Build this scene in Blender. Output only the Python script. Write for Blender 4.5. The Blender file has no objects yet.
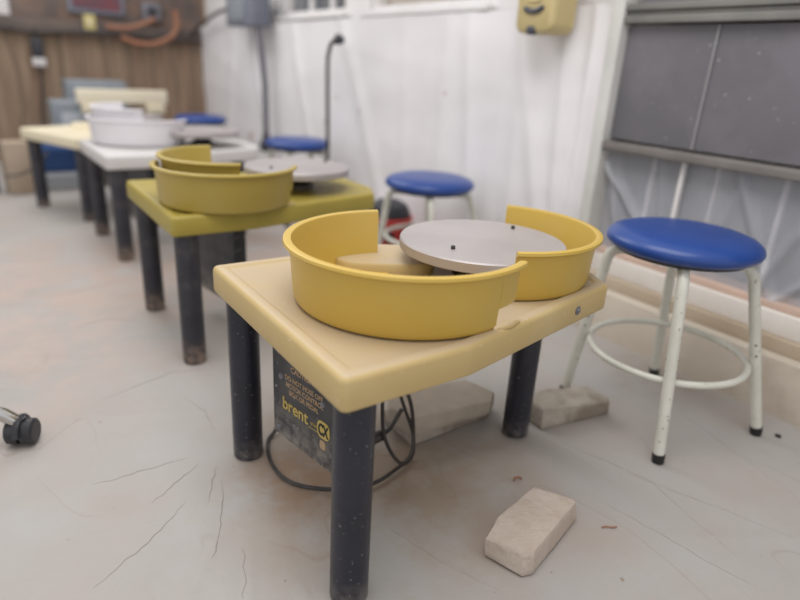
import bpy, bmesh, math, random
from mathutils import Vector, Matrix, noise
random.seed(4)
SC = bpy.context.scene
C = SC.collection
PI = math.pi

# ------------------------------------------------------------------ camera
cam_d = bpy.data.cameras.new('camera')
cam = bpy.data.objects.new('camera', cam_d); C.objects.link(cam)
RT = Vector((0.82636542, -0.5605271, 0.05412539))
UP = Vector((0.16064738, 0.3267695, 0.93135069))
FW = Vector((0.53973383, 0.76094091, -0.36007822))
cam.matrix_world = Matrix(((RT.x, UP.x, -FW.x, 0), (RT.y, UP.y, -FW.y, 0), (RT.z, UP.z, -FW.z, .84), (0, 0, 0, 1)))
cam_d.sensor_fit = 'HORIZONTAL'; cam_d.sensor_width = 36
cam_d.lens = 605.6 / 800 * 36
cam_d.clip_start = .02; cam_d.clip_end = 60
cam_d.dof.use_dof = True; cam_d.dof.focus_distance = 1.10; cam_d.dof.aperture_fstop = 1.4
SC.camera = cam

# ------------------------------------------------------------------ world, lights, exposure
w = bpy.data.worlds.new('world'); SC.world = w; w.use_nodes = True
w.node_tree.nodes['Background'].inputs[0].default_value = (1, 1, 1, 1)
w.node_tree.nodes['Background'].inputs[1].default_value = .76
def area(name, loc, rot, sx, sy, e, col=(1, 1, 1)):
    l = bpy.data.lights.new(name, 'AREA'); l.shape = 'RECTANGLE'; l.size = sx; l.size_y = sy
    l.energy = e; l.color = col
    o = bpy.data.objects.new(name, l); C.objects.link(o); o.location = loc; o.rotation_euler = rot
    return o
area('ceiling_light', (.30, .75, 2.5), (0, 0, 0), 1.4, 2.0, 35, (1, .99, .98))
area('ceiling_light', (.45, 4.0, 2.5), (0, 0, 0), 1.0, 2.4, 32, (1, .99, .98))
SC.view_settings.view_transform = 'Standard'
SC.view_settings.look = 'None'
SC.view_settings.gamma = 1
SC.view_settings.use_curve_mapping = False
SC.view_settings.exposure = 0.05

# ------------------------------------------------------------------ helpers
def lin(c):
    return tuple(((v/255)/12.92 if v/255 <= .04045 else ((v/255+.055)/1.055)**2.4) for v in c)

def mat(name, c1, c2=None, rough=.5, scale=6, metal=0, bump=0, bscale=30, specks=None, sscale=120, samt=.06,
        dirt=None, dscale=3, damt=.5, stretch=None, spec=.5, detail=6, alpha=None, coat=0, dirt_z=None):
    m = bpy.data.materials.new(name); m.use_nodes = True
    nt = m.node_tree; N = nt.nodes; L = nt.links
    b = N['Principled BSDF']
    tc = N.new('ShaderNodeTexCoord'); mp = N.new('ShaderNodeMapping')
    L.new(tc.outputs['Object'], mp.inputs[0])
    if stretch: mp.inputs['Scale'].default_value = stretch
    def noi(s, d=detail, r=.6):
        n = N.new('ShaderNodeTexNoise'); n.inputs['Scale'].default_value = s; n.inputs['Detail'].default_value = d
        n.inputs['Roughness'].default_value = r; L.new(mp.outputs[0], n.inputs[0]); return n.outputs[0]
    def ramp(src, lo, hi):
        r = N.new('ShaderNodeMapRange'); r.inputs[1].default_value = lo; r.inputs[2].default_value = hi
        L.new(src, r.inputs[0]); return r.outputs[0]
    def mix(f, a, bb):
        x = N.new('ShaderNodeMix'); x.data_type = 'RGBA'
        L.new(f, x.inputs[0])
        for s, v in ((6, a), (7, bb)):
            if isinstance(v, tuple): x.inputs[s].default_value = (*v, 1)
            else: L.new(v, x.inputs[s])
        return x.outputs[2]
    c1l = lin(c1); col = c1l
    if c2: col = mix(ramp(noi(scale), .35, .65), c1l, lin(c2))
    if dirt: col = mix(ramp(noi(dscale), 1-damt-.15, 1-damt+.15), col, lin(dirt))
    if dirt_z:                                   # dust splashed on the foot of a thing: (colour, z0, z1)
        sx = N.new('ShaderNodeSeparateXYZ'); L.new(tc.outputs['Object'], sx.inputs[0])
        r = N.new('ShaderNodeMapRange'); r.inputs[1].default_value = dirt_z[2]; r.inputs[2].default_value = dirt_z[1]
        L.new(sx.outputs[2], r.inputs[0])
        mu = N.new('ShaderNodeMath'); mu.operation = 'MULTIPLY'; L.new(r.outputs[0], mu.inputs[0]); L.new(ramp(noi(40), .35, .6), mu.inputs[1])
        col = mix(mu.outputs[0], col, lin(dirt_z[0]))
    if specks:
        col = mix(ramp(noi(sscale, 2, .5), .72-samt, .76-samt), col, lin(specks))
    if isinstance(col, tuple): b.inputs['Base Color'].default_value = (*col, 1)
    else: L.new(col, b.inputs['Base Color'])
    b.inputs['Roughness'].default_value = rough
    b.inputs['Metallic'].default_value = metal
    b.inputs['Specular IOR Level'].default_value = spec
    b.inputs['Coat Weight'].default_value = coat
    if alpha is not None: b.inputs['Alpha'].default_value = alpha
    if bump:
        bn = N.new('ShaderNodeBump'); bn.inputs['Strength'].default_value = bump; bn.inputs['Distance'].default_value = .01
        L.new(noi(bscale), bn.inputs['Height']); L.new(bn.outputs[0], b.inputs['Normal'])
    return m

class MB:
    def __init__(s): s.v = []; s.f = []
    def add(s, vs, fs):
        n = len(s.v); s.v += [tuple(v) for v in vs]; s.f += [tuple(i+n for i in f) for f in fs]; return s
    def box(s, lo, hi, rot=0, piv=None):
        x0, y0, z0 = lo; x1, y1, z1 = hi
        vs = [(x0,y0,z0),(x1,y0,z0),(x1,y1,z0),(x0,y1,z0),(x0,y0,z1),(x1,y0,z1),(x1,y1,z1),(x0,y1,z1)]
        if rot:
            px, py = piv if piv else ((x0+x1)/2, (y0+y1)/2)
            vs = [((x-px)*math.cos(rot)-(y-py)*math.sin(rot)+px, (x-px)*math.sin(rot)+(y-py)*math.cos(rot)+py, z) for x, y, z in vs]
        return s.add(vs, [(0,3,2,1),(4,5,6,7),(0,1,5,4),(1,2,6,5),(2,3,7,6),(3,0,4,7)])
    def lathe(s, prof, n=48, c=(0,0,0)):
        vs = []; fs = []
        for i in range(n):
            a = 2*PI*i/n
            for r, z in prof: vs.append((c[0]+r*math.cos(a), c[1]+r*math.sin(a), c[2]+z))
        m = len(prof)
        for i in range(n):
            j = (i+1) % n
            for k in range(m-1): fs.append((i*m+k, j*m+k, j*m+k+1, i*m+k+1))
        fs.append(tuple(i*m for i in reversed(range(n)))); fs.append(tuple(i*m+m-1 for i in range(n)))
        return s.add(vs, fs)
    def tube(s, pts, r, n=12, closed=False):
        P = [Vector(p) for p in pts]; m = len(P); rs = r if isinstance(r, (list, tuple)) else [r]*m
        t0 = (P[1]-P[0]).normalized()
        up = Vector((0,0,1)) if abs(t0.z) < .9 else Vector((1,0,0))
        nrm = t0.cross(up).normalized(); vs = []; fs = []
        for i in range(m):
            a = P[(i-1) % m] if (closed or i > 0) else P[0]; b = P[(i+1) % m] if (closed or i < m-1) else P[-1]
            t = (b-a).normalized(); nrm = (nrm - t*nrm.dot(t)).normalized(); bn = t.cross(nrm)
            for k in range(n):
                q = 2*PI*k/n; vs.append(P[i]+(nrm*math.cos(q)+bn*math.sin(q))*rs[i])
        for i in range(m if closed else m-1):
            j = (i+1) % m
            for k in range(n):
                l = (k+1) % n; fs.append((i*n+k, i*n+l, j*n+l, j*n+k))
        if not closed: fs.append(tuple(range(n))[::-1]); fs.append(tuple((m-1)*n+k for k in range(n)))
        return s.add(vs, fs)
    def loft(s, loops):
        n = len(loops[0]); vs = [p for l in loops for p in l]; fs = []
        for i in range(len(loops)-1):
            for k in range(n):
                l = (k+1) % n; fs.append((i*n+k, i*n+l, (i+1)*n+l, (i+1)*n+k))
        fs.append(tuple(range(n))[::-1]); fs.append(tuple((len(loops)-1)*n+k for k in range(n)))
        return s.add(vs, fs)
    def build(s, name, m, parent=None, bevel=0, seg=3, loc=(0,0,0), rotz=0, angle=35):
        me = bpy.data.meshes.new(name); me.from_pydata(s.v, [], s.f)
        bm = bmesh.new(); bm.from_mesh(me)
        bmesh.ops.recalc_face_normals(bm, faces=bm.faces)
        if bevel:
            es = [e for e in bm.edges if len(e.link_faces) == 2 and e.calc_face_angle(0) > .6]
            bmesh.ops.bevel(bm, geom=es, offset=bevel, segments=seg, profile=.5, affect='EDGES', clamp_overlap=True)
        for f in bm.faces: f.smooth = True
        bm.to_mesh(me); bm.free()
        me.set_sharp_from_angle(angle=math.radians(angle))
        me.materials.append(m)
        o = bpy.data.objects.new(name, me); C.objects.link(o)
        o.location = loc; o.rotation_euler = (0, 0, rotz)
        if parent: o.parent = parent
        return o

def tag(o, label, cat, group=None, kind=None):
    o['label'] = label; o['category'] = cat
    if group: o['group'] = group
    if kind: o['kind'] = kind
    return o
def empty(name, loc=(0,0,0), rotz=0):
    o = bpy.data.objects.new(name, None); C.objects.link(o); o.empty_display_size = .05
    o.location = loc; o.rotation_euler = (0, 0, rotz); return o
def struct(o): o['kind'] = 'structure'; return o
def copy_tree(o, parent=None, skip=()):
    c = o.copy(); C.objects.link(c)
    if parent: c.parent = parent
    for ch in list(o.children):
        if ch.name.split('.')[0] in skip: continue
        copy_tree(ch, c, skip)
    return c
def child(o, name): return [c for c in o.children if c.name.split('.')[0] == name]
def remat(o, m):
    o.data = o.data.copy(); o.data.materials[0] = m
def rpoly(poly, inset, R, seg=6):
    """convex polygon, counter-clockwise, inset and with rounded corners"""
    n = len(poly); P = [Vector(p) for p in poly]; lines = []
    for i in range(n):
        a, b = P[i], P[(i+1) % n]; d = (b-a).normalized(); nn = Vector((-d.y, d.x)); lines.append((a+nn*inset, d))
    out = []
    for i in range(n):
        (p, d), (q, e) = lines[i-1], lines[i]
        cr = d.x*e.y-d.y*e.x; t = ((q-p).x*e.y-(q-p).y*e.x)/cr; v = p+d*t
        ang = math.acos(max(-1, min(1, d.dot(e)))); r = max(R-inset, .003); k = r*math.tan(ang/2)
        n1 = Vector((-d.y, d.x)); c = v-d*k+n1*r; a0 = math.atan2(-n1.y, -n1.x)
        for j in range(seg+1):
            a = a0+ang*j/seg; out.append((c.x+r*math.cos(a), c.y+r*math.sin(a)))
    return out
def lp(pts, z): return [(x, y, z) for x, y in pts]

# ------------------------------------------------------------------ materials
M = {}
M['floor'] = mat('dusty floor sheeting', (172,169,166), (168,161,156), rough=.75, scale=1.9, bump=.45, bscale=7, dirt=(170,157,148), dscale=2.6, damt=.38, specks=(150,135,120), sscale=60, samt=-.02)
M['crease'] = mat('shade-toned crease in sheeting', (172,164,158), (158,149,142), rough=.8, scale=20)  # ridge shading put into the colour: creases a little darker than the sheeting
M['sheet'] = mat('white plastic sheeting', (234,231,232), (228,224,225), rough=.5, scale=2, bump=0, bscale=5, specks=(200,180,172), sscale=9, samt=.0)
M['greysheet'] = mat('clear plastic sheeting', (216,217,224), (188,190,198), rough=.33, scale=3, bump=.4, bscale=9, specks=(215,215,220), sscale=50, samt=.02, stretch=(1,1,.45), alpha=.5)
M['darkback'] = mat('dim pane', (96,96,104), (84,86,94), rough=.5, scale=2)
M['screen'] = mat('grey screen panel', (108,104,109), (96,96,100), rough=.45, scale=2.4, specks=(140,140,144), sscale=45, samt=.01, dirt=(120,115,121), dscale=5, damt=.4)
M['rail'] = mat('dusty taupe rail', (124,118,114), (112,106,103), rough=.55, scale=6)
M['steam'] = mat('pale seam', (150,148,150), None, rough=.5)
M['railg'] = mat('grey green rail', (128,126,121), (112,111,107), rough=.6, scale=5, bump=.1)
M['post'] = mat('pale painted post', (216,214,210), (204,202,198), rough=.6, scale=5)
M['white'] = mat('chalky white paint', (230,223,216), (216,207,198), rough=.7, scale=5, bump=.1)
M['sillp'] = mat('white sill paint', (226,223,223), (218,213,211), rough=.6, scale=5)
M['wallp'] = mat('white painted wall', (232,229,229), (226,222,221), rough=.6, scale=4)
M['pink'] = mat('raw pink board', (208,180,164), (194,168,152), rough=.8, scale=8)
M['curb'] = mat('stained concrete curb', (204,193,178), (194,183,168), rough=.85, scale=3, dirt=(158,140,122), dscale=4, damt=.33, bump=.3, bscale=18, specks=(112,98,88), sscale=14, samt=-.03)
M['ledge'] = mat('tan ledge', (176,158,136), (190,175,155), rough=.8, scale=5)
M['woodwall'] = mat('weathered plank wall', (158,136,115), (124,104,86), rough=.85, scale=3, stretch=(6,1,.5), dirt=(146,116,98), dscale=2, damt=.35, bump=.5, bscale=4)
M['upper'] = mat('stained upper boards', (118,104,96), (86,78,76), rough=.85, scale=4, dirt=(132,104,88), dscale=5, damt=.42)
M['beam'] = mat('dark stained beam', (86,78,76), (112,98,90), rough=.85, scale=4)
M['deck'] = mat('dusty tan plastic', (192,166,112), (188,163,112), rough=.5, scale=3, specks=(214,198,156), sscale=80, samt=.0, dirt=(199,178,130), dscale=4, damt=.4)
M['deck2'] = mat('olive mustard plastic', (168,150,66), (158,141,62), rough=.45, scale=4)
M['deck3'] = mat('grey white plastic', (214,210,208), (202,198,196), rough=.5, scale=5)
M['deck4'] = mat('cream plastic', (230,218,190), (222,210,182), rough=.5, scale=5)
M['pan'] = mat('mustard plastic', (200,167,76), (196,164,76), rough=.38, scale=4, dirt=(198,169,92), dscale=5, damt=.35)
M['pan2'] = mat('olive mustard pan plastic', (178,156,78), (172,150,72), rough=.4, scale=4)
M['pan3'] = mat('white pan plastic', (232,228,232), (226,222,226), rough=.45, scale=4)
M['leg'] = mat('black painted steel', (30,31,41), (38,39,52), rough=.32, scale=8, specks=(150,148,145), sscale=190, samt=.02, dirt_z=((120,114,110), -.02, .055), bump=.08)
M['leg2'] = mat('scuffed black steel', (40,40,48), (52,51,57), rough=.45, scale=10, dirt=(96,90,84), dscale=14, damt=.3, dirt_z=((140,120,105), .0, .08))
M['alu'] = mat('brushed aluminium', (186,179,178), (178,171,170), rough=.42, scale=3, metal=.4, dirt=(172,164,164), dscale=5, damt=.4)
M['aludge'] = mat('bare aluminium', (200,200,200), None, rough=.3, metal=.9)
M['darkmetal'] = mat('dark steel', (60,58,58), (80,76,74), rough=.4, metal=.6)
M['box'] = mat('black control box face', (50,50,55), (40,41,47), rough=.5, scale=12, dirt=(98,94,92), dscale=5, damt=.42, specks=(160,156,150), sscale=110, samt=.05, dirt_z=((140,134,128), .0, .10))
M['print'] = mat('beige lettering', (178,150,118), None, rough=.6)
M['gold'] = mat('gold lettering', (192,168,92), None, rough=.5)
M['cable'] = mat('black rubber cable', (48,46,48), (72,66,64), rough=.5, scale=30)
M['brick'] = mat('dusty brick', (200,186,174), (188,172,158), rough=.9, scale=16, bump=.6, bscale=70, specks=(150,118,100), sscale=38, samt=-.02)
M['brickg'] = mat('grey concrete block', (186,176,164), (160,150,138), rough=.9, scale=12, bump=.8, bscale=60, dirt=(138,124,110), dscale=14, damt=.4)
M['bricktop'] = mat('clay dusted block', (192,180,168), (174,162,148), rough=.9, scale=9, bump=.5, bscale=50, specks=(110,84,66), sscale=12, samt=-.02)
M['vinyl'] = mat('royal blue vinyl', (34,70,142), (29,63,134), rough=.32, scale=5, specks=(120,140,190), sscale=60, samt=-.03, bump=.04)
M['tube'] = mat('chipped white enamel', (218,216,206), (204,202,190), rough=.4, scale=14, specks=(140,126,104), sscale=90, samt=.03)
M['rubber'] = mat('black rubber', (26,26,28), None, rough=.55)
M['soap'] = mat('beige dispenser plastic', (202,184,136), (194,176,126), rough=.4, scale=4)
M['soapdark'] = mat('dark grey slot', (66,68,76), None, rough=.4)
M['chrome'] = mat('chrome', (200,198,196), None, rough=.15, metal=1)
M['caster'] = mat('scuffed black caster', (38,38,42), (56,56,62), rough=.45, scale=30, bump=.2)
M['red'] = mat('red plastic', (196,62,58), (180,52,50), rough=.45, scale=8)
M['blackp'] = mat('black plastic', (48,48,54), None, rough=.5)
M['blue'] = mat('blue plastic', (42,76,130), (36,66,116), rough=.5, scale=5)
M['greybox'] = mat('grey enamel', (140,146,152), (128,134,142), rough=.5, scale=5)
M['paleg'] = mat('pale grey panel', (176,180,186), None, rough=.5)
M['cardboard'] = mat('dusty board', (178,160,142), (166,148,130), rough=.85, scale=6)
M['creamw'] = mat('cream painted board', (234,224,200), (226,215,190), rough=.6, scale=5)
M['orange'] = mat('orange hose', (160,112,86), (150,100,76), rough=.6)
M['paper'] = mat('white paper', (205,200,200), None, rough=.8)
M['yellowish'] = mat('yellowed switch plate', (190,176,120), None, rough=.6)
M['steelgrey'] = mat('grey metal conduit', (118,117,124), None, rough=.4, metal=.3)
M['boxgrey'] = mat('blue grey metal box', (120,124,136), (110,113,126), rough=.5, scale=6)
M['sticker'] = mat('pale blue sticker', (186,194,208), None, rough=.6)
M['glassdark'] = mat('dim window glass', (96,98,102), (128,128,130), rough=.15, scale=3, stretch=(1,3,.3))
M['glasswarm'] = mat('dusty warm glass', (176,164,152), (196,190,184), rough=.2, scale=3, stretch=(1,3,.3))

# settled clay dust on the upward faces of the tan deck
nt = M['deck'].node_tree; b = nt.nodes['Principled BSDF']; src = b.inputs['Base Color'].links[0].from_socket
tc = nt.nodes.new('ShaderNodeTexCoord'); sx = nt.nodes.new('ShaderNodeSeparateXYZ'); nt.links.new(tc.outputs['Normal'], sx.inputs[0])
r1 = nt.nodes.new('ShaderNodeMapRange'); r1.inputs[1].default_value = .75; r1.inputs[2].default_value = 1; nt.links.new(sx.outputs[2], r1.inputs[0])
n = nt.nodes.new('ShaderNodeTexNoise'); n.inputs['Scale'].default_value = 9; n.inputs['Detail'].default_value = 7; nt.links.new(tc.outputs['Object'], n.inputs[0])
r2 = nt.nodes.new('ShaderNodeMapRange'); r2.inputs[1].default_value = .3; r2.inputs[2].default_value = .6; r2.inputs[3].default_value = .45; r2.inputs[4].default_value = .85; nt.links.new(n.outputs[0], r2.inputs[0])
mm = nt.nodes.new('ShaderNodeMath'); mm.operation = 'MULTIPLY'; nt.links.new(r1.outputs[0], mm.inputs[0]); nt.links.new(r2.outputs[0], mm.inputs[1])
mx = nt.nodes.new('ShaderNodeMix'); mx.data_type = 'RGBA'; nt.links.new(mm.outputs[0], mx.inputs[0]); nt.links.new(src, mx.inputs[6]); mx.inputs[7].default_value = (*lin((184,166,142)), 1)
nt.links.new(mx.outputs[2], b.inputs['Base Color'])

# faint creases in the floor sheeting
nt = M['floor'].node_tree; b = nt.nodes['Principled BSDF']; src = b.inputs['Base Color'].links[0].from_socket
tc = nt.nodes.new('ShaderNodeTexCoord')
for sc_, off, wd in ((1.3, 0, .0022), (2.6, 3.1, .0032), (.8, 7.7, .0014)):
    mp = nt.nodes.new('ShaderNodeMapping'); mp.inputs['Location'].default_value = (off, off, off); nt.links.new(tc.outputs['Object'], mp.inputs[0])
    mp.inputs['Rotation'].default_value = (0, 0, off); mp.inputs['Scale'].default_value = (1, .45, 1)
    n = nt.nodes.new('ShaderNodeTexNoise'); n.inputs['Scale'].default_value = sc_; n.inputs['Detail'].default_value = 3; n.inputs['Roughness'].default_value = .4
    nt.links.new(mp.outputs[0], n.inputs[0])
    m1 = nt.nodes.new('ShaderNodeMath'); m1.operation = 'SUBTRACT'; nt.links.new(n.outputs[0], m1.inputs[0]); m1.inputs[1].default_value = .5
    m2 = nt.nodes.new('ShaderNodeMath'); m2.operation = 'ABSOLUTE'; nt.links.new(m1.outputs[0], m2.inputs[0])
    rr = nt.nodes.new('ShaderNodeMapRange'); rr.inputs[1].default_value = 0; rr.inputs[2].default_value = wd; rr.inputs[3].default_value = .35; rr.inputs[4].default_value = 0; nt.links.new(m2.outputs[0], rr.inputs[0])
    n2 = nt.nodes.new('ShaderNodeTexNoise'); n2.inputs['Scale'].default_value = 3.5; nt.links.new(mp.outputs[0], n2.inputs[0])
    r2 = nt.nodes.new('ShaderNodeMapRange'); r2.inputs[1].default_value = .48; r2.inputs[2].default_value = .6; nt.links.new(n2.outputs[0], r2.inputs[0])
    mm = nt.nodes.new('ShaderNodeMath'); mm.operation = 'MULTIPLY'; nt.links.new(rr.outputs[0], mm.inputs[0]); nt.links.new(r2.outputs[0], mm.inputs[1])
    mx = nt.nodes.new('ShaderNodeMix'); mx.data_type = 'RGBA'; nt.links.new(mm.outputs[0], mx.inputs[0]); nt.links.new(src, mx.inputs[6]); mx.inputs[7].default_value = (*lin((140,122,108)), 1); src = mx.outputs[2]
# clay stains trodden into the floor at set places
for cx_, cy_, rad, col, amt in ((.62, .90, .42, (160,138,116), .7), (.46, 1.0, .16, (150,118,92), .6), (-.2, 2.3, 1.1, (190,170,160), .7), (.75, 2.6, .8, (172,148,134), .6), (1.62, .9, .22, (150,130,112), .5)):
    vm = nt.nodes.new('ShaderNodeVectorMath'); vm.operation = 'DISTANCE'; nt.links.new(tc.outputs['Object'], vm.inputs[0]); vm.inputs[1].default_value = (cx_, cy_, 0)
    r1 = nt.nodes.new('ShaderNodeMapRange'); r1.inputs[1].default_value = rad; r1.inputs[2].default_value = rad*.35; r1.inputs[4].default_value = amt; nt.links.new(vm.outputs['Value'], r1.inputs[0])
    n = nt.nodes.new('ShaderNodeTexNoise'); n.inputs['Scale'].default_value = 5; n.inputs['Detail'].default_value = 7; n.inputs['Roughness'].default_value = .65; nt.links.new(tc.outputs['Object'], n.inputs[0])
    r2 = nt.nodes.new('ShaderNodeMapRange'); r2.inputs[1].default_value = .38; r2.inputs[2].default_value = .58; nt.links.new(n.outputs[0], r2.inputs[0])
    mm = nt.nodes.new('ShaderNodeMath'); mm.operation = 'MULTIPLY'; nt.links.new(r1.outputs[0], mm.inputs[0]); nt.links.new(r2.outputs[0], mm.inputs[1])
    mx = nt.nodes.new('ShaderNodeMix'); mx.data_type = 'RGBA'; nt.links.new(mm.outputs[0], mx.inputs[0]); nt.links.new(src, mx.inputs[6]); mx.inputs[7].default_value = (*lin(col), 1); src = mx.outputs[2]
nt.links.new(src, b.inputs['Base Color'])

# aluminium disc: turning rings
nt = M['alu'].node_tree; b = nt.nodes['Principled BSDF']
tc = nt.nodes.new('ShaderNodeTexCoord'); wv = nt.nodes.new('ShaderNodeTexWave'); wv.wave_type = 'RINGS'; wv.rings_direction = 'Z'
wv.inputs['Scale'].default_value = 22; wv.inputs['Distortion'].default_value = .6
bp = nt.nodes.new('ShaderNodeBump'); bp.inputs['Strength'].default_value = .05; bp.inputs['Distance'].default_value = .002
nt.links.new(tc.outputs['Object'], wv.inputs[0]); nt.links.new(wv.outputs['Fac'], bp.inputs['Height']); nt.links.new(bp.outputs[0], b.inputs['Normal'])

# plank lines on the wood wall
nt = M['woodwall'].node_tree; b = nt.nodes['Principled BSDF']
tc = nt.nodes.new('ShaderNodeTexCoord'); wv = nt.nodes.new('ShaderNodeTexWave'); wv.bands_direction = 'X'; wv.inputs['Scale'].default_value = 1.9
wv.inputs['Distortion'].default_value = 2.5
rr = nt.nodes.new('ShaderNodeMapRange'); rr.inputs[1].default_value = .0; rr.inputs[2].default_value = .07
mx = nt.nodes.new('ShaderNodeMix'); mx.data_type = 'RGBA'
src = b.inputs['Base Color'].links[0].from_socket
nt.links.new(tc.outputs['Object'], wv.inputs[0]); nt.links.new(wv.outputs['Fac'], rr.inputs[0]); nt.links.new(rr.outputs[0], mx.inputs[0])
mx.inputs[6].default_value = (*lin((112,97,84)), 1); nt.links.new(src, mx.inputs[7]); nt.links.new(mx.outputs[2], b.inputs['Base Color'])

# ------------------------------------------------------------------ the setting
def grid(y0, y1, z0, z1, ny, nz, fn, name, m, thick=.002):
    mb = MB(); vs = []; fs = []
    for i in range(ny+1):
        for k in range(nz+1):
            y = y0+(y1-y0)*i/ny; z = z0+(z1-z0)*k/nz
            vs.append((fn(y, z), y, z))
    for i in range(ny):
        for k in range(nz): a = i*(nz+1)+k; fs.append((a, a+1, a+nz+2, a+nz+1))
    mb.add(vs, fs); o = mb.build(name, m, angle=80)
    return o
# floor: sheeting with shallow ripples (real relief of 1 to 3 mm)
def floor_z(x, y):
    z = 0
    if x < 1.66:
        for (ax, ay, bx, by, wd, h) in ((.02,.62,.30,.95,.006,.0022), (-.1,.75,.33,1.02,.009,.002), (.18,.55,.32,.9,.005,.002), (.3,.45,.35,.8,.004,.0018),
                                        (-.2,1.15,.2,1.25,.006,.0022), (.0,1.5,.4,1.35,.01,.003), (-.3,2.0,.3,1.75,.012,.004), (-.3,2.4,.3,2.2,.014,.004), (1.05,.35,1.5,.62,.01,.002),
                                        (.75,.1,1.3,.3,.01,.002), (-.3,2.9,.35,2.75,.016,.004), (.95,.5,1.6,.1,.012,.0018), (.05,.4,.3,.6,.006,.0018)):
            dx, dy = bx-ax, by-ay; L2 = dx*dx+dy*dy; t = max(0, min(1, ((x-ax)*dx+(y-ay)*dy)/L2))
            d = math.hypot(x-ax-dx*t, y-ay-dy*t); z += 1.9*h*math.exp(-(d/wd)**2)*math.sin(PI*min(1, max(0, t*.9+.05)))
    z += .0022*noise.noise(Vector((x*3.2, y*3.2, 1)))+.0010*noise.noise(Vector((x*9, y*9, 3)))
    return z-.003
mb = MB(); vs = []; fs = []; nx, ny = 330, 420
X0, X1, Y0, Y1 = -1.6, 1.82, -.6, 5.65
# denser spacing near the camera
ys = [Y0+(Y1-Y0)*(i/ny)**1.35 for i in range(ny+1)]
for i in range(nx+1):
    for j in range(ny+1):
        x = X0+(X1-X0)*i/nx; y = ys[j]; vs.append((x, y, floor_z(x, y)))
for i in range(nx):
    for j in range(ny): a = i*(ny+1)+j; fs.append((a, a+ny+1, a+ny+2, a+1))
mb.add(vs, fs)
CR = [[(.088,1.186),(.182,1.185),(.288,1.183)], [(.175,1.068),(.235,1.108),(.3,1.15)], [(.33,1.12),(.304,1.076),(.272,1.014)], [(.323,1.073),(.301,1.004),(.267,.926),(.235,.863)],
      [(.043,.896),(.102,.937),(.173,.981),(.236,1.042)], [(.291,.866),(.268,.798),(.247,.748)], [(.982,.605),(1.011,.436),(1.036,.294)],
      [(1.079,.804),(1.139,.591),(1.076,.352)], [(1.539,.902),(1.443,.598),(1.373,.376)], [(.131,2.038),(.283,2.07),(.389,1.979)], [(.045,2.372),(.238,2.391),(.467,2.472)],
      [(.161,1.53),(.354,1.598),(.47,1.563)], [(.342,1.459),(.376,1.355),(.368,1.256)], [(1.109,.65),(1.175,.492),(1.238,.316)], [(.545,.793),(.583,.648),(.631,.539)]]
nf = len(mb.f)
for ci, c in enumerate(CR):                      # thin pinched creases in the sheeting
    P = []
    for a, b in zip(c, c[1:]):
        for k in range(14): t = k/14; P.append(Vector((a[0]+(b[0]-a[0])*t, a[1]+(b[1]-a[1])*t)))
    P.append(Vector(c[-1])); n = len(P); vs = []; fs = []
    for i, q in enumerate(P):
        d = (P[min(i+1, n-1)]-P[max(i-1, 0)]).normalized(); e = Vector((-d.y, d.x)); q = q+e*.006*noise.noise(Vector((i*.25, ci*3.3, 0)))
        tp = math.sin(PI*i/(n-1))**.5; w_ = .0010*tp+.0002; z0 = floor_z(q.x, q.y)
        for o_, h_ in ((-w_, -.0004), (0, .0016*tp), (w_, -.0004)): vs.append((q.x+e.x*o_, q.y+e.y*o_, z0+h_))
    for i in range(n-1): a = i*3; fs += [(a, a+1, a+4, a+3), (a+1, a+2, a+5, a+4)]
    mb.add(vs, fs)
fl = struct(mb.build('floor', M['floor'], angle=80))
fl.data.materials.append(M['crease'])
for p_ in list(fl.data.polygons)[nf:]: p_.material_index = 1

mb = MB(); mb.box((1.88, -.6, -.05), (1.95, 1.40, 1.75)); mb.box((1.79, 1.40, -.05), (1.95, 5.7, 1.068)); mb.box((1.79, 1.40, 1.5), (1.95, 5.7, 1.75)); mb.box((1.79, 1.40, 1.068), (1.95, 2.0, 1.5))
mb.box((1.79, 2.935, 1.068), (1.95, 3.165, 1.5)); mb.box((1.79, 4.055, 1.068), (1.95, 5.7, 1.5)); mb.box((1.88, 1.9, 1.068), (1.95, 4.1, 1.5))
struct(mb.build('wall_right', M['wallp']))
mb = MB(); mb.box((-1.7, 5.6, -.05), (1.95, 5.7, 1.75)); struct(mb.build('wall_back', M['woodwall']))
mb = MB(); mb.box((-1.7, 5.53, .93), (1.73, 5.6, 1.02), 0); struct(mb.build('trim_1', M['beam'], bevel=.006))

mb = MB(); mb.box((-1.7, 5.592, 1.02), (1.75, 5.6, 1.75)); struct(mb.build('trim_8', M['upper']))
# white sheeting hung over the right wall
def folds(y, z):
    x = 1.735+.02*noise.noise(Vector((y*1.1, z*1.0, 5)))
    k = max(0, 1-(y-1.4)/1.3); g = .45+.55*k
    x += .008*noise.noise(Vector((y*1.7+z*1.0, z*3.4, 2)))+.0016*noise.noise(Vector((y*6, z*12, 9)))+g*.012*abs(noise.noise(Vector((y*1.5-z*2.2, z*3.5, 4))))+g*.008*abs(noise.noise(Vector((y*2.2+z*2.8, z*2.5-y, 14))))
    k = max(0, 1-(y-1.4)/1.3)
    for c, sl, wd, h in ((1.42, .03, .022, .022), (1.50, .10, .035, .030), (1.62, .26, .04, .022), (1.72, .05, .05, .020), (1.85, -.12, .04, .016), (2.0, .14, .04, .02), (2.2, .02, .05, .02), (2.5, .1, .05, .014)):
        yy = c+sl*(z-.5); x -= h*math.exp(-((y-yy)/wd)**2)*(.4+.6*k)*(1-.5*abs(z-.35))
    for c, sl, h in ((2.9, .5, .012), (3.6, .35, .014), (4.3, .3, .012), (4.9, -.2, .01)):
        yy = c+sl*(z-.6); x -= h*math.exp(-((y-yy)/.06)**2)
    return x
o = grid(1.350, 5.58, .0, 1.058, 420, 70, folds, 'plastic_sheet', M['sheet'])
tag(o, 'white wrinkled plastic sheeting covering the right wall below the high windows', 'plastic sheet')

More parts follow.
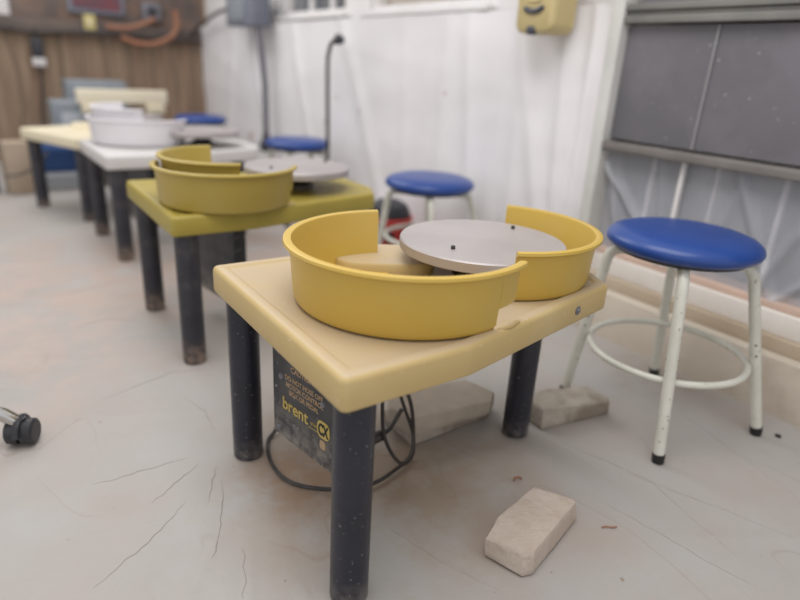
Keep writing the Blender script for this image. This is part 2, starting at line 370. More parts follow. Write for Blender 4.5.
# high windows
def window(nm, y0, y1, z0, z1, gm, bars):
    f = MB(); f.box((1.80, y0-.05, z0-.05), (1.90, y1+.05, z0)); f.box((1.80, y0-.05, z0), (1.90, y0, z1)); f.box((1.80, y1, z0), (1.90, y1+.05, z1)); f.box((1.80, y0-.05, z1), (1.90, y1+.05, z1+.05))
    for yb in bars: f.box((1.84, yb-.02, z0), (1.87, yb+.02, z1))
    fr = struct(f.build(nm, M['sillp'], bevel=.004))
    g = MB(); g.box((1.86, y0, z0), (1.866, y1, z1)); g.build('window_pane', gm, fr)
    s = MB(); s.box((1.735, y0-.08, z0-.055), (1.84, y1+.06, z0-.03)); s.build('window_sill', M['sillp'], fr, bevel=.005)
    return fr
window('window_1', 3.22, 4.0, 1.12, 1.5, M['glassdark'], (3.45, 3.72))
window('window_2', 2.06, 2.88, 1.115, 1.5, M['glasswarm'], ())

# low wide window on the near right: pane, rails, posts
mb = MB(); mb.box((1.76, -.6, .655), (1.775, 1.34, .995)); o = struct(mb.build('window_3', M['screen']))
s = MB(); s.tube([(1.757, 1.026, .995), (1.757, 1.029, .655)], .0035, 8); s.build('seam', M['steam'], o)
mb = MB(); mb.box((1.77, -.6, 1.05), (1.785, 1.30, 1.5)); struct(mb.build('window_4', M['screen']))
mb = MB(); mb.box((1.725, -.6, .618), (1.79, 1.335, .646)); struct(mb.build('trim_2', M['rail'], bevel=.005))
mb = MB(); mb.box((1.73, -.6, 1.0), (1.80, 1.335, 1.022)); mb.box((1.74, -.6, 1.022), (1.80, 1.335, 1.036)); mb.box((1.73, -.6, 1.036), (1.80, 1.335, 1.056)); struct(mb.build('trim_3', M['railg'], bevel=.003))
mb = MB(); mb.box((1.72, 1.325, .27), (1.80, 1.37, 1.5)); struct(mb.build('trim_4', M['post'], bevel=.006))
mb = MB(); mb.box((1.75, -.6, .20), (1.90, 1.42, .264)); struct(mb.build('trim_5', M['white'], bevel=.004))
mb = MB(); mb.box((1.765, -.6, .264), (1.90, 1.42, .285)); struct(mb.build('trim_6', M['pink'], bevel=.004))
mb = MB(); mb.box((1.735, -.6, .158), (1.90, 1.42, .20)); struct(mb.build('trim_7', M['ledge'], bevel=.004))
mb = MB(); mb.box((1.70, -.6, -.05), (1.90, 1.45, .158)); struct(mb.build('baseboard_right', M['curb'], bevel=.006))
mb = MB(); mb.box((1.86, -.6, .285), (1.875, 1.33, .62)); struct(mb.build('window_5', M['darkback']))
for i, (ya, yb, wd) in enumerate(((1.163, 1.178, .010), (1.042, 1.047, .013), (.953, .96, .006), (.77, .755, .012))):
    mb = MB(); mb.box((1.80, -wd/2, .285), (1.815, wd/2, .615)); o = mb.build('batten', M['sillp'], loc=(-.04 if i == 1 else 0, (ya+yb)/2, 0), bevel=.001)
    tag(o, ['thin pale batten behind clear plastic, nearest the window post', 'widest white batten, standing before the grey plastic just above the near stool',
            'thinnest faint batten behind clear plastic, right of the widest one', 'pale batten behind clear plastic at far right by the frame edge'][i], 'batten', 'battens under the dark window pane')
def folds2(y, z):
    x = 1.785+.006*noise.noise(Vector((y*5, z*2.5, 5)))+.004*noise.noise(Vector((y*14, z*6, 8)))
    for c, sl, wd, h in ((1.22, .9, .02, .022), (1.28, .3, .02, .015), (1.1, .2, .015, .008), (.8, .5, .02, .014), (.7, -.4, .015, .016), (.62, .15, .02, .014), (.9, -.2, .015, .006), (.55, -.9, .015, .012)):
        yy = c+sl*(z-.45); x -= h*math.exp(-((y-yy)/wd)**2)
    return x
o = grid(-.5, 1.33, .285, .63, 300, 70, folds2, 'clear_plastic_sheet', M['greysheet'])
tag(o, 'cloudy grey plastic sheet stapled under the dark window pane behind the near stool', 'plastic sheet')

# ------------------------------------------------------------------ pottery wheel
DP = [(-.006, -.275), (.225, -.272), (.675, -.178), (.72, -.085), (.72, .085), (.675, .178), (.225, .272), (-.006, .275)]
ZT = .443; TH = .056
def make_wheel():
    root = empty('pottery_wheel', (.364, .90, 0))
    R = .013
    # deck with raised rim round a shallow tray
    L = [lp(rpoly(DP, .006, R), ZT-TH), lp(rpoly(DP, .0015, R), ZT-TH+.002), lp(rpoly(DP, 0, R), ZT-TH+.006), lp(rpoly(DP, 0, R), ZT-.010), lp(rpoly(DP, .0015, R), ZT-.005),
         lp(rpoly(DP, .005, R), ZT-.0015), lp(rpoly(DP, .009, R), ZT), lp(rpoly(DP, .021, R), ZT), lp(rpoly(DP, .024, R), ZT-.001), lp(rpoly(DP, .026, R), ZT-.0035), lp(rpoly(DP, .029, R), ZT-.004)]
    MB().loft(L).build('deck', M['deck'], root, angle=60)
    for x, y in ((.04, -.23), (.04, .23), (.642, -.012)):
        m = MB(); m.lathe([(.030, 0), (.0325, .003), (.0325, ZT-TH+.01)], 40); m.build('leg', M['leg'], root, loc=(x, y, 0))
    # bolts in the deck's skirt
    for x, y, a in ((0, .045, PI), (.555, -.2034, -PI/2+.2153), (0, -.45, 0)):
        if y < -.3: continue
        m = MB(); d = Vector((math.cos(a), math.sin(a), 0)); p = Vector((x, y, ZT-.045 if x == 0 else ZT-.028))
        m.tube([p-d*.003, p+d*.0015], .009, 20); m.tube([p, p+d*.004], [.0055, .0045], 14)
        m.build('bolt', M['steelgrey'], root)
    # small lifted lip on the long side, by the pans
    m = MB(); m.tube([(.300, -.236, ZT-.006), (.305, -.243, ZT-.001), (.33, -.246, ZT+.001), (.352, -.238, ZT+.001), (.368, -.232, ZT-.004)], [.002, .004, .004, .004, .002], 10)
    m.build('rim_lip', M['deck'], root)
    # head, pins, shaft and housing under it
    hc = (.482, .008)
    m = MB(); m.lathe([(.05, -.038), (.09, -.028), (.164, -.0235), (.171, -.022), (.173, -.020), (.173, -.003), (.1705, 0), (.12, .0003), (.04, 0)], 96)
    wh = m.build('wheel_head', M['alu'], root, loc=(hc[0], hc[1], .512))
    for px, py in ((-.105, -.032), (.126, .040)):
        m = MB(); m.lathe([(.0045, -.002), (.0045, .006), (.0035, .007)], 12); m.build('bat_pin', M['darkmetal'], wh, loc=(px, py, 0))
    m = MB(); m.lathe([(.06, 0), (.055, .02), (.035, .03), (.03, .045)], 32); m.build('shaft', M['darkmetal'], root, loc=(hc[0], hc[1], ZT-.008))
    hp = rpoly([(-.16, -.075), (.05, -.075), (.05, .075), (-.16, .075)], 0, .045, 8)
    m = MB(); m.loft([lp(hp, 0), lp(hp, .022), lp(rpoly([(-.16, -.075), (.05, -.075), (.05, .075), (-.16, .075)], .004, .045, 8), .027)])
    m.build('belt_housing', M['deck'], root, loc=(.375, .115, ZT-.008), angle=50, rotz=-.55)
    return root
wheel = make_wheel()
tag(wheel, 'nearest pottery wheel with dusty tan deck, bare aluminium head and speckled black legs', 'pottery wheel', 'pottery wheels in a row')

def control_box(root, loc, rot, text=True):
    """black motor box under the deck; the face looks towards -y of its own frame"""
    bx = MB().box((0, 0, 0), (.262, .045, .285)).build('controller_box', M['box'], root, bevel=.004, loc=loc, rotz=rot)
    if not text: return bx
    def txt(name, body, size, x, z, m, off=.0, sh=0, sx=1):
        cu = bpy.data.curves.new(name, 'FONT'); cu.body = body; cu.size = size; cu.extrude = .0004; cu.offset = off; cu.shear = sh
        t = bpy.data.objects.new('tmp', cu); C.objects.link(t)
        dg = bpy.context.evaluated_depsgraph_get(); me = bpy.data.meshes.new_from_object(t.evaluated_get(dg))
        bpy.data.objects.remove(t); me.materials.clear(); me.materials.append(m); me.name = name
        o = bpy.data.objects.new(name, me); C.objects.link(o); o.parent = bx
        o.rotation_euler = (PI/2, 0, 0); o.scale = (sx, 1, 1); o.location = (x, -.0007, z); return o
    txt('caution_lettering', 'CAUTION', .0165, .066, 0.1680, M['print'], .0002)
    txt('caution_lettering', 'DO NOT HOSE OFF', .0150, .046, .1455, M['print'], .0002, 0, .92)
    txt('caution_lettering', 'MOTOR CONTROL', .0150, .050, .1300, M['print'], .0002, 0, .92)
    txt('caution_lettering', 'BOX OR PEDAL', .0150, .060, .1145, M['print'], .0002, 0, .92)
    txt('brand_lettering', 'brent', .039, .036, 0.0750, M['gold'], .0006)
    txt('model_lettering', 'MODEL', .008, .130, 0.0810, M['gold'])
    m = MB()
    ro = rpoly([(.152, .067), (.190, .067), (.190, .105), (.152, .105)], 0, .013, 6)
    m.loft([[(x, -.0003, z) for x, z in ro], [(x, -.0012, z) for x, z in ro]]); m.build('model_plate', M['gold'], bx)
    txt('model_lettering', 'CX', .034, .1560, 0.0745, M['rubber'], .0012, 0, .62).location.y = -.0015
    m = MB(); ri = rpoly([(0, 0), (.018, 0), (.018, .020), (0, .020)], 0, .006, 5)
    m.loft([[(x+.160, -.0003, z+.042) for x, z in ri], [(x+.160, -.0010, z+.042) for x, z in ri]]); m.build('emblem', M['print'], bx)
    for bxx, bz in ((.033, .145), (.169, .142), (.02, .02), (.245, .02)):
        m = MB(); m.tube([(bxx, .001, bz), (bxx, -.003, bz)], [.008, .006], 18); m.build('screw', M['steelgrey'], bx)
    for z in (.072,):
        m = MB(); m.box((.125, -.0008, z), (.152, .0005, z+.0012)); m.build('rule_line', M['gold'], bx)
    return bx
bx_a = math.atan2(-.30, .055)
cb = control_box(wheel, (.43-.364+.001, 1.045-.90, .10), bx_a)

# splash pans: half rings with rolled rim, floor flange and stepped ends
def pan_half(name, m, c, zb, zr, ro, a0, a1, step0=0, step1=0, parent=None, inner=.09, rot=0):
    rw = ro-.012; rb = rw-.005; h = zr-zb; t = .0045
    full = [(inner, .010), (inner+.003, .002), (inner+.01, 0), (rb-.014, 0), (rb-.005, .003), (rb, .012), (rw, h-.016), (rw+.002, h-.010), (ro-.003, h-.009), (ro, h-.006), (ro-.001, h-.001), (ro-.006, h+.001),
            (rw-t+.002, h-.001), (rw-t, h-.007), (rb-t, .014), (rb-t-.004, t+.002), (rb-.016, t), (inner+.012, t), (inner+.008, t+.001), (inner+.005, .010)]
    zc = .040; f = zc/h; rs = rb+(rw-rb)*f
    upper = [(rs, zc), (rs+.001, zc+.004), (rw, h-.016), (rw+.002, h-.010), (ro-.003, h-.009), (ro, h-.006), (ro-.001, h-.001), (ro-.006, h+.001), (rw-t+.002, h-.001), (rw-t, h-.007), (rs-t+.001, zc+.004), (rs-t, zc)]
    mb = MB()
    def sweep(prof, b0, b1):
        n = max(2, int(abs(b1-b0)/2.2)); loops = []
        for i in range(n+1):
            a = math.radians(b0+(b1-b0)*i/n)
            loops.append([(r*math.cos(a), r*math.sin(a), z) for r, z in prof])
        mb.loft(loops)
    sweep(full, a0+step0, a1-step1)
    if step0: sweep(upper, a0, a0+step0)
    if step1: sweep(upper, a1-step1, a1)
    return mb.build(name, m, parent, loc=(c[0], c[1], zb), angle=40)
p = pan_half('splash_pan', M['pan'], (.622, .860), .440, .552, .225, 73, 296, 0, 15)
tag(p, 'mustard half splash pan on the near tan deck, left of the aluminium head', 'splash pan', 'splash pan halves')
p = pan_half('splash_pan', M['pan'], (.889, .906), .4385, .5405, .211, -124, 42, 0, 0, inner=.15)
tag(p, 'mustard half splash pan on the near tan deck, right of the aluminium head', 'splash pan', 'splash pan halves')

# ------------------------------------------------------------------ the other wheels
def other(loc, rot, dm, label, lm):
    r = copy_tree(wheel, None, skip=('controller_box', 'bolt')); r.location = loc; r.rotation_euler = (0, 0, rot)
    tag(r, label, 'pottery wheel', 'pottery wheels in a row')
    remat(child(r, 'deck')[0], dm); remat(child(r, 'belt_housing')[0], dm)
    for l in child(r, 'leg'): l.data = child(r, 'leg')[0].data if l.data.materials[0] == lm else l.data
    ld = child(r, 'leg')[0].data.copy(); ld.materials[0] = lm
    for l in child(r, 'leg'): l.data = ld
    return r
w2 = other((.396, 1.868, 0), .0, M['deck2'], 'second pottery wheel from the front, olive mustard deck with two nested pans', M['leg2'])
control_box(w2, (.17, .16, .09), bx_a, False)
w3 = other((.418, 2.937, 0), .03, M['deck3'], 'third pottery wheel from the front, with greyish white deck and white pans', M['leg2'])
control_box(w3, (.14, .12, .10), bx_a, False)
w4 = other((.318, 3.66, -.02), .3805, M['deck4'], 'farthest pottery wheel, cream deck with a small pale blue sticker on its edge', M['leg2'])
control_box(w4, (.3, .1, .12), bx_a, False)
m = MB().box((-.003, .0, ZT-.042), (.0, .10, ZT-.014)); m.build('sticker', M['sticker'], w4)

p = pan_half('splash_pan', M['pan2'], (.59, 1.74), .442, .552, .205, -212, -27, 0, 12)
tag(p, 'outer olive mustard half pan on the second wheel, lower of its nested pair', 'splash pan', 'splash pan halves')
p = pan_half('splash_pan', M['pan2'], (.600, 1.775), .4475, .5735, .188, 85, 264, 0, 0, inner=.06)
tag(p, 'inner olive mustard half pan nested inside the outer one on the second wheel', 'splash pan', 'splash pan halves')
p = pan_half('splash_pan', M['pan3'], (.655, 3.10), .442, .556, .228, 95, 320, 0, 0)
tag(p, 'outer white half splash pan on the white deck of the third wheel', 'splash pan', 'splash pan halves')
p = pan_half('splash_pan', M['pan3'], (.66, 3.12), .4475, .60, .208, 100, 262, 0, 0, inner=.07)
tag(p, 'inner white half splash pan standing higher inside the other white one', 'splash pan', 'splash pan halves')

# ------------------------------------------------------------------ power cord loops under the near wheel
def smooth(pts, n=10, closed=False):
    P = [Vector(p) for p in pts]; m = len(P); out = []
    for i in range(m if closed else m-1):
        if closed: a, b, c, d = P[(i-1) % m], P[i], P[(i+1) % m], P[(i+2) % m]
        else: a, b, c, d = P[max(i-1, 0)], P[i], P[i+1], P[min(i+2, m-1)]
        for k in range(n):
            t = k/n; out.append(.5*((2*b)+(c-a)*t+(2*a-5*b+4*c-d)*t*t+(3*b-a-3*c+d)*t**3))
    if not closed: out.append(P[-1])
    return out
root = empty('power_cord', (.5, 1.0, 0))
m = MB(); m.tube([p-Vector((.5, 1, 0)) for p in smooth([(.50, 1.15, .13), (.49, 1.17, .02), (.455, 1.14, .005), (.43, 1.055, .006), (.44, .978, .006), (.50, .918, .006), (.586, .889, .006), (.665, .907, .006), (.715, .925, .008), (.722, .935, .06), (.715, .94, .13), (.70, .955, .2), (.69, .95, .30), (.69, .95, .385)], 10)], .0045, 10)
m.build('cord', M['cable'], root)
m = MB(); m.tube([p-Vector((.5, 1, 0)) for p in smooth([(.62, .93, .39), (.625, .925, .25), (.63, .92, .10), (.675, .91, .012), (.72, .93, .05), (.70, .98, .18), (.68, 1.0, .385)], 10)], .004, 10); m.build('cord', M['cable'], root)
m = MB(); m.tube([(.09, -.07, .085), (.135, -.065, .085)], [.014, .012], 16); m.tube([(.135, -.065, .085), (.16, -.06, .09), (.20, -.045, .12)], [.006, .005, .005], 10); m.build('plug', M['cable'], root)
tag(root, 'looped black power cord lying under the nearest pottery wheel beside its control box', 'power cord')

# ------------------------------------------------------------------ bricks
def brick(name, outline_b, outline_t, h, m, label, loc, seed, cat='brick'):
    """rough block: bottom and top outlines (same count), rings between, jittered"""
    mb = MB(); n = len(outline_b); loops = []
    def ring(o, k=4):
        out = []
        for i in range(len(o)):
            a, b = Vector(o[i]), Vector(o[(i+1) % len(o)])
            for j in range(k): out.append(a.lerp(b, j/k))
        return out
    B = ring(outline_b); T = ring(outline_t); cb_ = sum(T, Vector((0, 0)))/len(T)
    for t, ins in ((0, .965), (.10, .995), (.3, 1.0), (.55, 1), (.8, 1), (.93, .998), (1, .975)):
        l = []
        for a, b in zip(B, T):
            p = a.lerp(b, t); p = cb_+(p-cb_)*ins; q = Vector((p.x*30+seed, p.y*30, t*3))
            l.append((p.x+.0022*noise.noise(q), p.y+.0022*noise.noise(q+Vector((9, 0, 0))), h*t+(.0015*noise.noise(q*1.3) if t > .9 else 0)))
        loops.append(l)
    mb.loft(loops); o = mb.build(name, m, loc=loc, angle=30)
    tag(o, label, cat, 'loose bricks on the floor'); return o
ox, oy = .76, .60
brick('brick', [(.660-ox, .612-oy), (.683-ox, .541-oy), (.703-ox, .533-oy), (.890-ox, .590-oy), (.896-ox, .602-oy), (.865-ox, .690-oy), (.73-ox, .668-oy)],
      [(.652-ox, .608-oy), (.686-ox, .546-oy), (.705-ox, .537-oy), (.875-ox, .589-oy), (.880-ox, .598-oy), (.838-ox, .668-oy), (.71-ox, .638-oy)], .050, M['brick'],
      'pale dusty brick with worn clipped corners lying alone in the foreground', (ox, oy, 0), 3)
ox, oy = .87, 1.0
brick('brick', [(.742-ox, .965-oy), (.99-ox, .972-oy), (1.03-ox, 1.0-oy), (1.0-ox, 1.10-oy), (.74-ox, 1.10-oy)],
      [(.735-ox, .962-oy), (.985-ox, .968-oy), (1.025-ox, .998-oy), (1.0-ox, 1.09-oy), (.74-ox, 1.09-oy)], .034, M['brickg'],
      'lower grey block of the pair stacked beneath the nearest wheel', (ox, oy, 0), 7)
brick('brick', [(.735-ox, .960-oy), (.96-ox, .940-oy), (1.0-ox, .965-oy), (.985-ox, 1.07-oy), (.75-ox, 1.085-oy), (.715-ox, 1.04-oy)],
      [(.728-ox, .956-oy), (.95-ox, .925-oy), (.985-ox, .955-oy), (.965-ox, 1.045-oy), (.75-ox, 1.075-oy), (.712-ox, 1.02-oy)], .050, M['bricktop'],
      'upper clay-dusted block of the pair stacked beneath the nearest wheel', (ox, oy, .0355), 11)
ox, oy = 1.18, .88
brick('brick', [(1.072-ox, .860-oy), (1.294-ox, .824-oy), (1.305-ox, .84-oy), (1.315-ox, .915-oy), (1.16-ox, .965-oy), (1.075-ox, .935-oy)],
      [(1.078-ox, .868-oy), (1.262-ox, .812-oy), (1.275-ox, .82-oy), (1.28-ox, .895-oy), (1.155-ox, .945-oy), (1.085-ox, .925-oy)], .052, M['brickg'],
      'flat rough grey block beside the near stool, behind the wheel\'s single right leg', (ox, oy, 0), 19)

# ------------------------------------------------------------------ stools
def make_stool(zs, group_foot=.245):
    root = empty('stool', (1.417, .766, 0))
    so = Vector((-.040, .010, 0))
    m = MB(); m.lathe([(.05, zs), (.153, zs), (.166, zs+.003), (.175, zs+.011), (.178, zs+.019), (.175, zs+.029), (.163, zs+.039), (.138, zs+.047), (.10, zs+.051), (.04, zs+.053)], 72)
    m.build('seat', M['vinyl'], root, angle=60, loc=so)
    m = MB(); m.lathe([(.02, zs-.008), (.15, zs-.008), (.155, zs-.002), (.155, zs)], 48); m.build('seat_board', M['blackp'], root, loc=so)
    for k in range(4):
        a = math.radians(125.3)+k*PI/2; d = Vector((math.cos(a), math.sin(a), 0))
        def q(r, z): return d*r+so*(z/zs)+Vector((0, 0, z))
        pts = [q(.06, zs-.018), q(.13, zs-.018), q(.145, zs-.021), q(.160, zs-.031), q(.168, zs-.050)]+[q(.168+.075*t, (zs-.05)*(1-t)+.016*t) for t in (.15, .3, .5, .7, .85, 1)]
        lg = MB().tube(pts, .0132, 16).build('leg', M['tube'], root)
        MB().tube([q(.2420, .022), q(.2430, .015), q(.244, .0)], [.0146, .0150, .0140], 16).build('foot_cap', M['rubber'], lg)
        for hz in (.222, .250):
            tt = (zs-.05-hz)/(zs-.066); r = .168+.075*tt
            e = d.cross(Vector((0, 0, 1)))*-1
            c = q(r, hz)
            for sd in (-1, 1):
                MB().tube([c+e*.0124*sd, c+e*.0135*sd], .0028, 10).build('screw_hole', M['rubber'], lg)
    zr = .190; tt = (zs-.05-zr)/(zs-.066); rr = .168+.075*tt-.0132-.006
    ring = [Vector((rr*math.cos(2*PI*i/72), rr*math.sin(2*PI*i/72), zr))+so*(zr/zs) for i in range(72)]
    MB().tube(ring, .0082, 12, True).build('foot_ring', M['tube'], root)
    return root
stool = make_stool(.462)
tag(stool, 'nearest blue vinyl stool with chipped white legs, right of the near wheel', 'stool', 'blue round stools')
low = make_stool(.392)
for i, (x, y, a, lb) in enumerate(((1.515, 1.925, .35, 'blue vinyl stool beside the red tub, second from the front'), (1.51, 3.12, .1, 'small looking blue stool before the far white sheeting, third from the front'),
                    (1.39, 4.47, .6, 'farthest blue stool, half hidden behind the third wheel\'s aluminium head'))):
    st_ = low if i == 0 else copy_tree(low)
    st_.location = (x, y, 0); st_.rotation_euler = (0, 0, a); tag(st_, lb, 'stool', 'blue round stools')

# ------------------------------------------------------------------ things on the right wall
root = empty('soap_dispenser', (1.645, 1.59, .965))
ro = lambda i: rpoly([(-.088, 0), (.088, 0), (.088, .30), (-.088, .30)], i, .035, 8)
m = MB(); m.loft([[(x_, y_, z_) for y_, z_ in ro(i)] for x_, i in ((.06, .0), (-.02, .0), (-.034, .003), (-.042, .012))]); m.build('housing', M['soap'], root, angle=50)
m = MB(); m.tube([(-.044, y_, .085-.018*math.cos(y_*28)) for y_ in [-.045+.09*i/12 for i in range(13)]], [.004]+[.0095]*11+[.004], 10); m.build('slot', M['soapdark'], root)
m = MB(); m.tube([(-.044, y_, .108-.01*math.cos(y_*28)) for y_ in [-.03+.06*i/8 for i in range(9)]], .004, 10); m.build('drip_lip', M['soap'], root)
m = MB(); m.lathe([(.012, -.012), (.019, -.006), (.021, .004), (.017, .014)], 24, (-.035, .005, .008)); m.build('nozzle', M['soapdark'], root)
tag(root, 'beige wall soap dispenser with dark curved slot, mounted high on the white sheeting', 'soap dispenser')

root = empty('electrical_box', (1.62, 4.27, 1.03))
MB().box((-.05, -.28, 0), (.07, .2, .26)).build('housing', M['boxgrey'], root, bevel=.008)
MB().box((-.056, -.14, .03), (-.05, .14, .22)).build('cover', M['greybox'], root, bevel=.002)
tag(root, 'blue grey metal electrical box high on the sheeting above the tall conduit', 'electrical box')
root = empty('conduit', (1.66, 4.03, .27))
MB().tube([(0, 0, .04), (0, .0, .4), (-.03, .0, .74), (-.03, 0, .775)], .021, 14).build('pipe', M['steelgrey'], root)
MB().lathe([(.03, -.03), (.045, -.02), (.045, .03), (.028, .05), (.024, .09)], 20).build('end_fitting', M['blackp'], root)
tag(root, 'tall straight grey conduit with black end, hanging below the electrical box', 'conduit')
MB_ = MB().tube(smooth([(1.60, 4.45, 1.13), (1.66, 4.75, 1.15), (1.68, 5.1, 1.12), (1.66, 5.4, 1.04), (1.62, 5.5, .98)], 8), .012, 10)
tag(MB_.build('wall_cable', M['cable']), 'dark cable drooping from the electrical box across to the plank wall', 'cable')

root = empty('floor_lamp', (1.55, 2.93, 0))
MB().lathe([(.07, 0), (.07, .012), (.02, .02), (.012, .03)], 28).build('base', M['blackp'], root)
MB().tube(smooth([(0, 0, .02), (0, .0, .4), (.0, .01, .8), (0, 0, .88), (.0, -.03, .925), (0, -.075, .94)], 8), .010, 12).build('pole', M['darkmetal'], root)
MB().tube([(0, -.07, .935), (0, -.10, .945), (0, -.13, .94)], [.016, .026, .018], 16).build('lamp_head', M['blackp'], root)
tag(root, 'slim dark hooked lamp post with small black head, behind the third stool', 'lamp')

# red tub behind the second stool
root = empty('tool_tub', (1.56, 2.33, 0))
m = MB(); m.lathe([(.075, 0), (.085, .01), (.11, .17), (.115, .18), (.108, .184), (.1, .17)], 32); m.build('tub', M['red'], root)
for a, z, r in ((180, .13, .024), (215, .15, .018), (240, .10, .026), (195, .055, .024), (265, .05, .02), (155, .08, .02), (225, .045, .016)):
    q = math.radians(a); rr_ = .085+.025*z/.17; d = Vector((math.cos(q), math.sin(q), 0))
    MB().tube([d*(rr_-.004)+Vector((0, 0, z)), d*(rr_+.003)+Vector((0, 0, z))], r, 16).build('opening', M['rubber'], root)
m = MB(); m.lathe([(.095, .17), (.10, .20), (.085, .235), (.05, .255), (.01, .26)], 28); m.build('lid', M['blackp'], root)
tag(root, 'red tub with dark openings and black rounded top on the floor behind second stool', 'tub')

# ------------------------------------------------------------------ far end of the room
root = empty('bench_board', (.88, 4.6, 0))
MB().box((-.285, -.02, .50), (.285, .02, .59)).build('board', M['creamw'], root, bevel=.006)
for x in (-.2, .2):
    MB().box((x-.06, -.03, .44), (x+.06, .03, .50)).build('bracket', M['deck4'], root, bevel=.006)
    MB().box((x-.03, -.025, 0), (x+.03, .025, .44)).build('leg', M['leg2'], root, bevel=.004)
tag(root, 'cream painted board raised on two brackets behind the far wheels', 'board')
root = empty('metal_cabinet', (.80, 5.15, 0))
MB().box((-.2, -.15, 0), (.19, .15, .62)).build('housing', M['greybox'], root, bevel=.01)
MB().box((-.17, -.156, .05), (.16, -.15, .57)).build('door', M['boxgrey'], root, bevel=.003)
tag(root, 'tall grey enamel cabinet against the plank wall behind the cream board', 'cabinet')
root = empty('grey_bin', (.56, 4.85, 0))
MB().box((-.10, -.13, 0), (.14, .13, .50)).build('housing', M['greybox'], root, bevel=.012)
MB().box((-.05, -.136, .10), (.10, -.13, .43)).build('front_panel', M['paleg'], root, bevel=.004)
tag(root, 'low grey box with a pale front panel beside the taller grey cabinet', 'box')
def crate(loc, s, m, name, label, cat, g=None):
    root = empty(name, loc); x, y, z = s
    b_ = MB(); t = .012
    o0 = rpoly([(-x/2+.02, -y/2+.02), (x/2-.02, -y/2+.02), (x/2-.02, y/2-.02), (-x/2+.02, y/2-.02)], 0, .02, 4)
    o1 = rpoly([(-x/2, -y/2), (x/2, -y/2), (x/2, y/2), (-x/2, y/2)], 0, .02, 4)
    o2 = rpoly([(-x/2, -y/2), (x/2, -y/2), (x/2, y/2), (-x/2, y/2)], t, .02, 4)
    b_.loft([lp(o0, 0), lp(o1, z-.01), lp(o1, z), lp(o2, z), lp(o2, z-.015)]); b_.build('body', m, root)
    q = rpoly([(-x/2, -y/2), (x/2, -y/2), (x/2, y/2), (-x/2, y/2)], -.008, .03, 4)
    b_ = MB(); b_.loft([lp(q, z-.03), lp(q, z-.012)]); b_.build('rim', m, root)
    tag(root, label, cat, g); return root
crate((.46, 4.42, 0), (.30, .24, .11), M['paleg'], 'storage_bin', 'pale grey bin on the floor under the farthest wheel, beneath a blue one', 'bin')
crate((.46, 4.42, .111), (.30, .24, .15), M['blue'], 'storage_bin', 'blue bin sitting on the pale grey bin under the farthest wheel', 'bin')
crate((.95, 4.15, 0), (.42, .24, .17), M['blue'], 'storage_bin', 'wide blue bin on the floor behind the white wheel\'s legs', 'bin')
root = empty('board_box', (.185, 4.30, 0))
MB().box((-.06, -.05, 0), (.075, .08, .30), .15).build('carton', M['cardboard'], root, bevel=.004)
tag(root, 'narrow dusty tan carton standing left of the farthest wheel\'s leg', 'carton')
MB_ = MB().box((-.13, -.03, 0), (.05, .03, .36), -.1)
tag(MB_.build('dark_panel', M['blackp'], bevel=.006, loc=(.035, 4.36, 0)), 'dark upright panel at the left edge, beside the dusty tan carton', 'panel')
MB_ = MB().tube(smooth([(.12, 4.20, .12), (.2, 4.18, .13), (.3, 4.2, .18), (.36, 4.25, .25)], 8), .006, 8)
tag(MB_.build('loose_cord', M['cable']), 'thin dark cord crossing the face of the tan carton', 'cord')

# on the plank wall
MB_ = MB().box((-.2, -.03, 0), (.2, .0, .25)); root = empty('notice_board', (.945, 5.59, 1.085))
MB_.build('frame', M['boxgrey'], root, bevel=.006)
MB().box((-.17, -.034, .03), (.17, -.03, .25)).build('panel', mat('dark plum panel', (86,66,76), (120,60,66), rough=.6, scale=9), root)
tag(root, 'grey framed dark panel with reddish patches high on the plank wall', 'notice board')
root = empty('light_switch', (.875, 5.53, .965))
MB().box((-.04, -.02, 0), (.04, .0, .11)).build('plate', M['yellowish'], root, bevel=.004)
MB().box((-.01, -.028, .04), (.01, -.02, .07)).build('toggle', M['creamw'], root, bevel=.002)
tag(root, 'yellowed switch box on the dark beam below the framed panel', 'switch')
root = empty('outlet_box', (1.34, 5.59, 1.07))
MB().box((-.07, -.06, 0), (.07, 0, .13)).build('housing', M['steelgrey'], root, bevel=.006)
MB().box((-.035, -.066, .03), (.035, -.06, .10)).build('socket', M['blackp'], root, bevel=.004)
tag(root, 'grey metal outlet box above the orange hose loop', 'outlet')
MB_ = MB().tube(smooth([(.98, 5.47, 1.0), (1.12, 5.46, 1.0), (1.24, 5.46, 1.035), (1.34, 5.46, 1.08)], 8), .016, 10)
tag(MB_.build('hose', M['orange']), 'upper straight run of dusty orange hose below the outlet box', 'hose', 'orange hoses')
MB_ = MB().tube(smooth([(1.08, 5.48, .93), (1.2, 5.47, .895), (1.33, 5.47, .90), (1.46, 5.47, .96), (1.51, 5.47, 1.05), (1.50, 5.47, 1.16)], 8), .019, 10)
tag(MB_.build('hose', M['orange']), 'lower looping dusty orange hose curling up beside the white sheeting', 'hose', 'orange hoses')
MB_ = MB().tube(smooth([(.1, 5.5, .99), (.45, 5.49, .93), (.8, 5.49, .955), (1.15, 5.49, .95), (1.5, 5.49, .93), (1.68, 5.49, 1.0)], 8), .009, 8)
tag(MB_.build('wall_cable', M['cable']), 'black cable sagging along the dark beam of the plank wall', 'cable')
root = empty('hanging_plug', (.50, 5.52, .72))
MB().box((-.04, -.03, .03), (.04, .03, .17)).build('plug_body', M['blackp'], root, bevel=.012)
MB().box((-.045, -.03, -.03), (.045, .03, .03)).build('plug_cap', M['paper'], root, bevel=.01)
MB().tube([(0, 0, .16), (.0, 0, .24)], .01, 8).build('cord', M['cable'], root)
MB().tube(smooth([(0, 0, -.03), (-.01, 0, -.2), (-.04, 0, -.4), (-.03, 0, -.55)], 6), .009, 8).build('cord', M['cable'], root)
tag(root, 'black hanging socket with white cap and cord on the plank wall at left', 'plug')
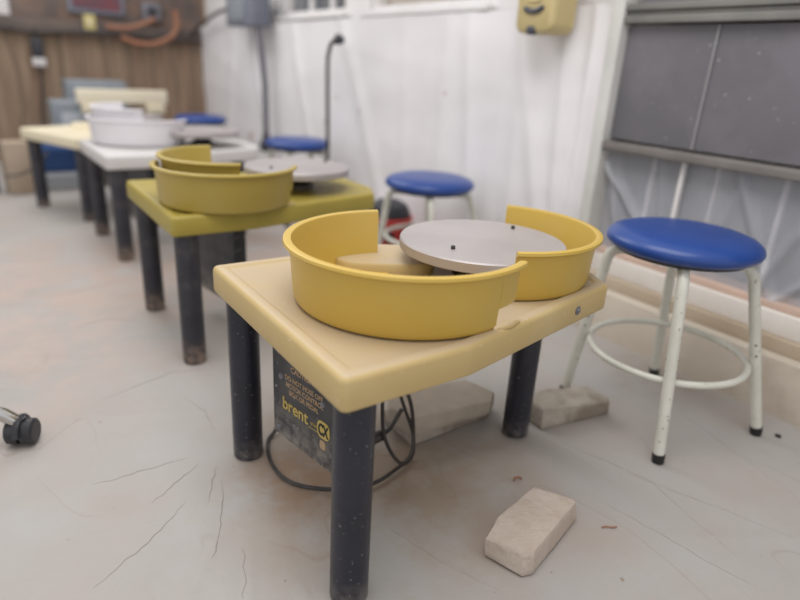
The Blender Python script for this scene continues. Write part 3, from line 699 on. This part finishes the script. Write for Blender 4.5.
MB_ = MB().box((-.2, -.006, 0), (.085, 0, .26))
tag(MB_.build('paper_sheet', M['paper'], loc=(.28, 5.59, 1.03)), 'blank white paper pinned at the top left of the plank wall', 'paper')

# ------------------------------------------------------------------ chair foot at the left edge
root = empty('swivel_chair_base', (-.34, 1.47, 0))
M_ = MB().lathe([(.035, .05), (.04, .06), (.04, .11), (.025, .12), (.022, .30)], 28); M_.build('hub', M['darkmetal'], root)
for k in range(5):
    a = -.16+k*2*PI/5; d = Vector((math.cos(a), math.sin(a), 0))
    q = lambda r, z: d*r+Vector((0, 0, z))
    lg = MB().tube([q(.02, .095), q(.12, .105), q(.20, .108), (q(.26, .098)), q(.300, .078), q(.326, .052)], [.015]*6, 14).build('leg', M['chrome'], root)
    c = q(.330, .0)
    e = Vector((-d.y, d.x, 0)); f = (d*.95-e*.31).normalized(); g = Vector((-f.y, f.x, 0))
    m = MB()
    for s in (-1, 1): m.tube([c+Vector((0, 0, .029))+f*(s*.004), c+Vector((0, 0, .029))+f*(s*.026), c+Vector((0, 0, .029))+f*(s*.030)], [.029, .029, .024], 24)
    cs = m.build('caster', M['caster'], lg)
    m = MB(); hd = [c+Vector((0, 0, .029))+g*(.032*math.cos(t))+Vector((0, 0, .032*math.sin(t))) for t in [PI*i/10 for i in range(11)]]
    m.tube(hd, .008, 8); m.tube([c+Vector((0, 0, .050)), c+Vector((0, 0, .064))], .012, 12); m.build('caster_hood', M['caster'], lg)
tag(root, 'chrome five-legged chair base with black casters, one caster showing at left edge', 'chair base')

# ------------------------------------------------------------------ bits on the floor
for pts, r, lb in (([(.916, .548), (.925, .545), (.935, .536), (.944, .533)], .0014, 'thin brown clay shaving right of the foreground brick'),
                   ([(.865, .745), (.872, .752), (.882, .75), (.886, .742)], .0022, 'tiny curled clay scrap at the back end of the foreground brick')):
    m = MB().tube([(x, y, .0015) for x, y in pts], r, 6); tag(m.build('clay_scrap', M['orange']), lb, 'clay scrap', 'clay scraps on the floor')
m = MB().lathe([(.004, 0), (.008, .001), (.007, .0035), (.002, .004)], 10)
tag(m.build('pebble', M['rubber'], loc=(1.60, .53, -.001)), 'small black crumb on the floor right of the near stool', 'crumb')
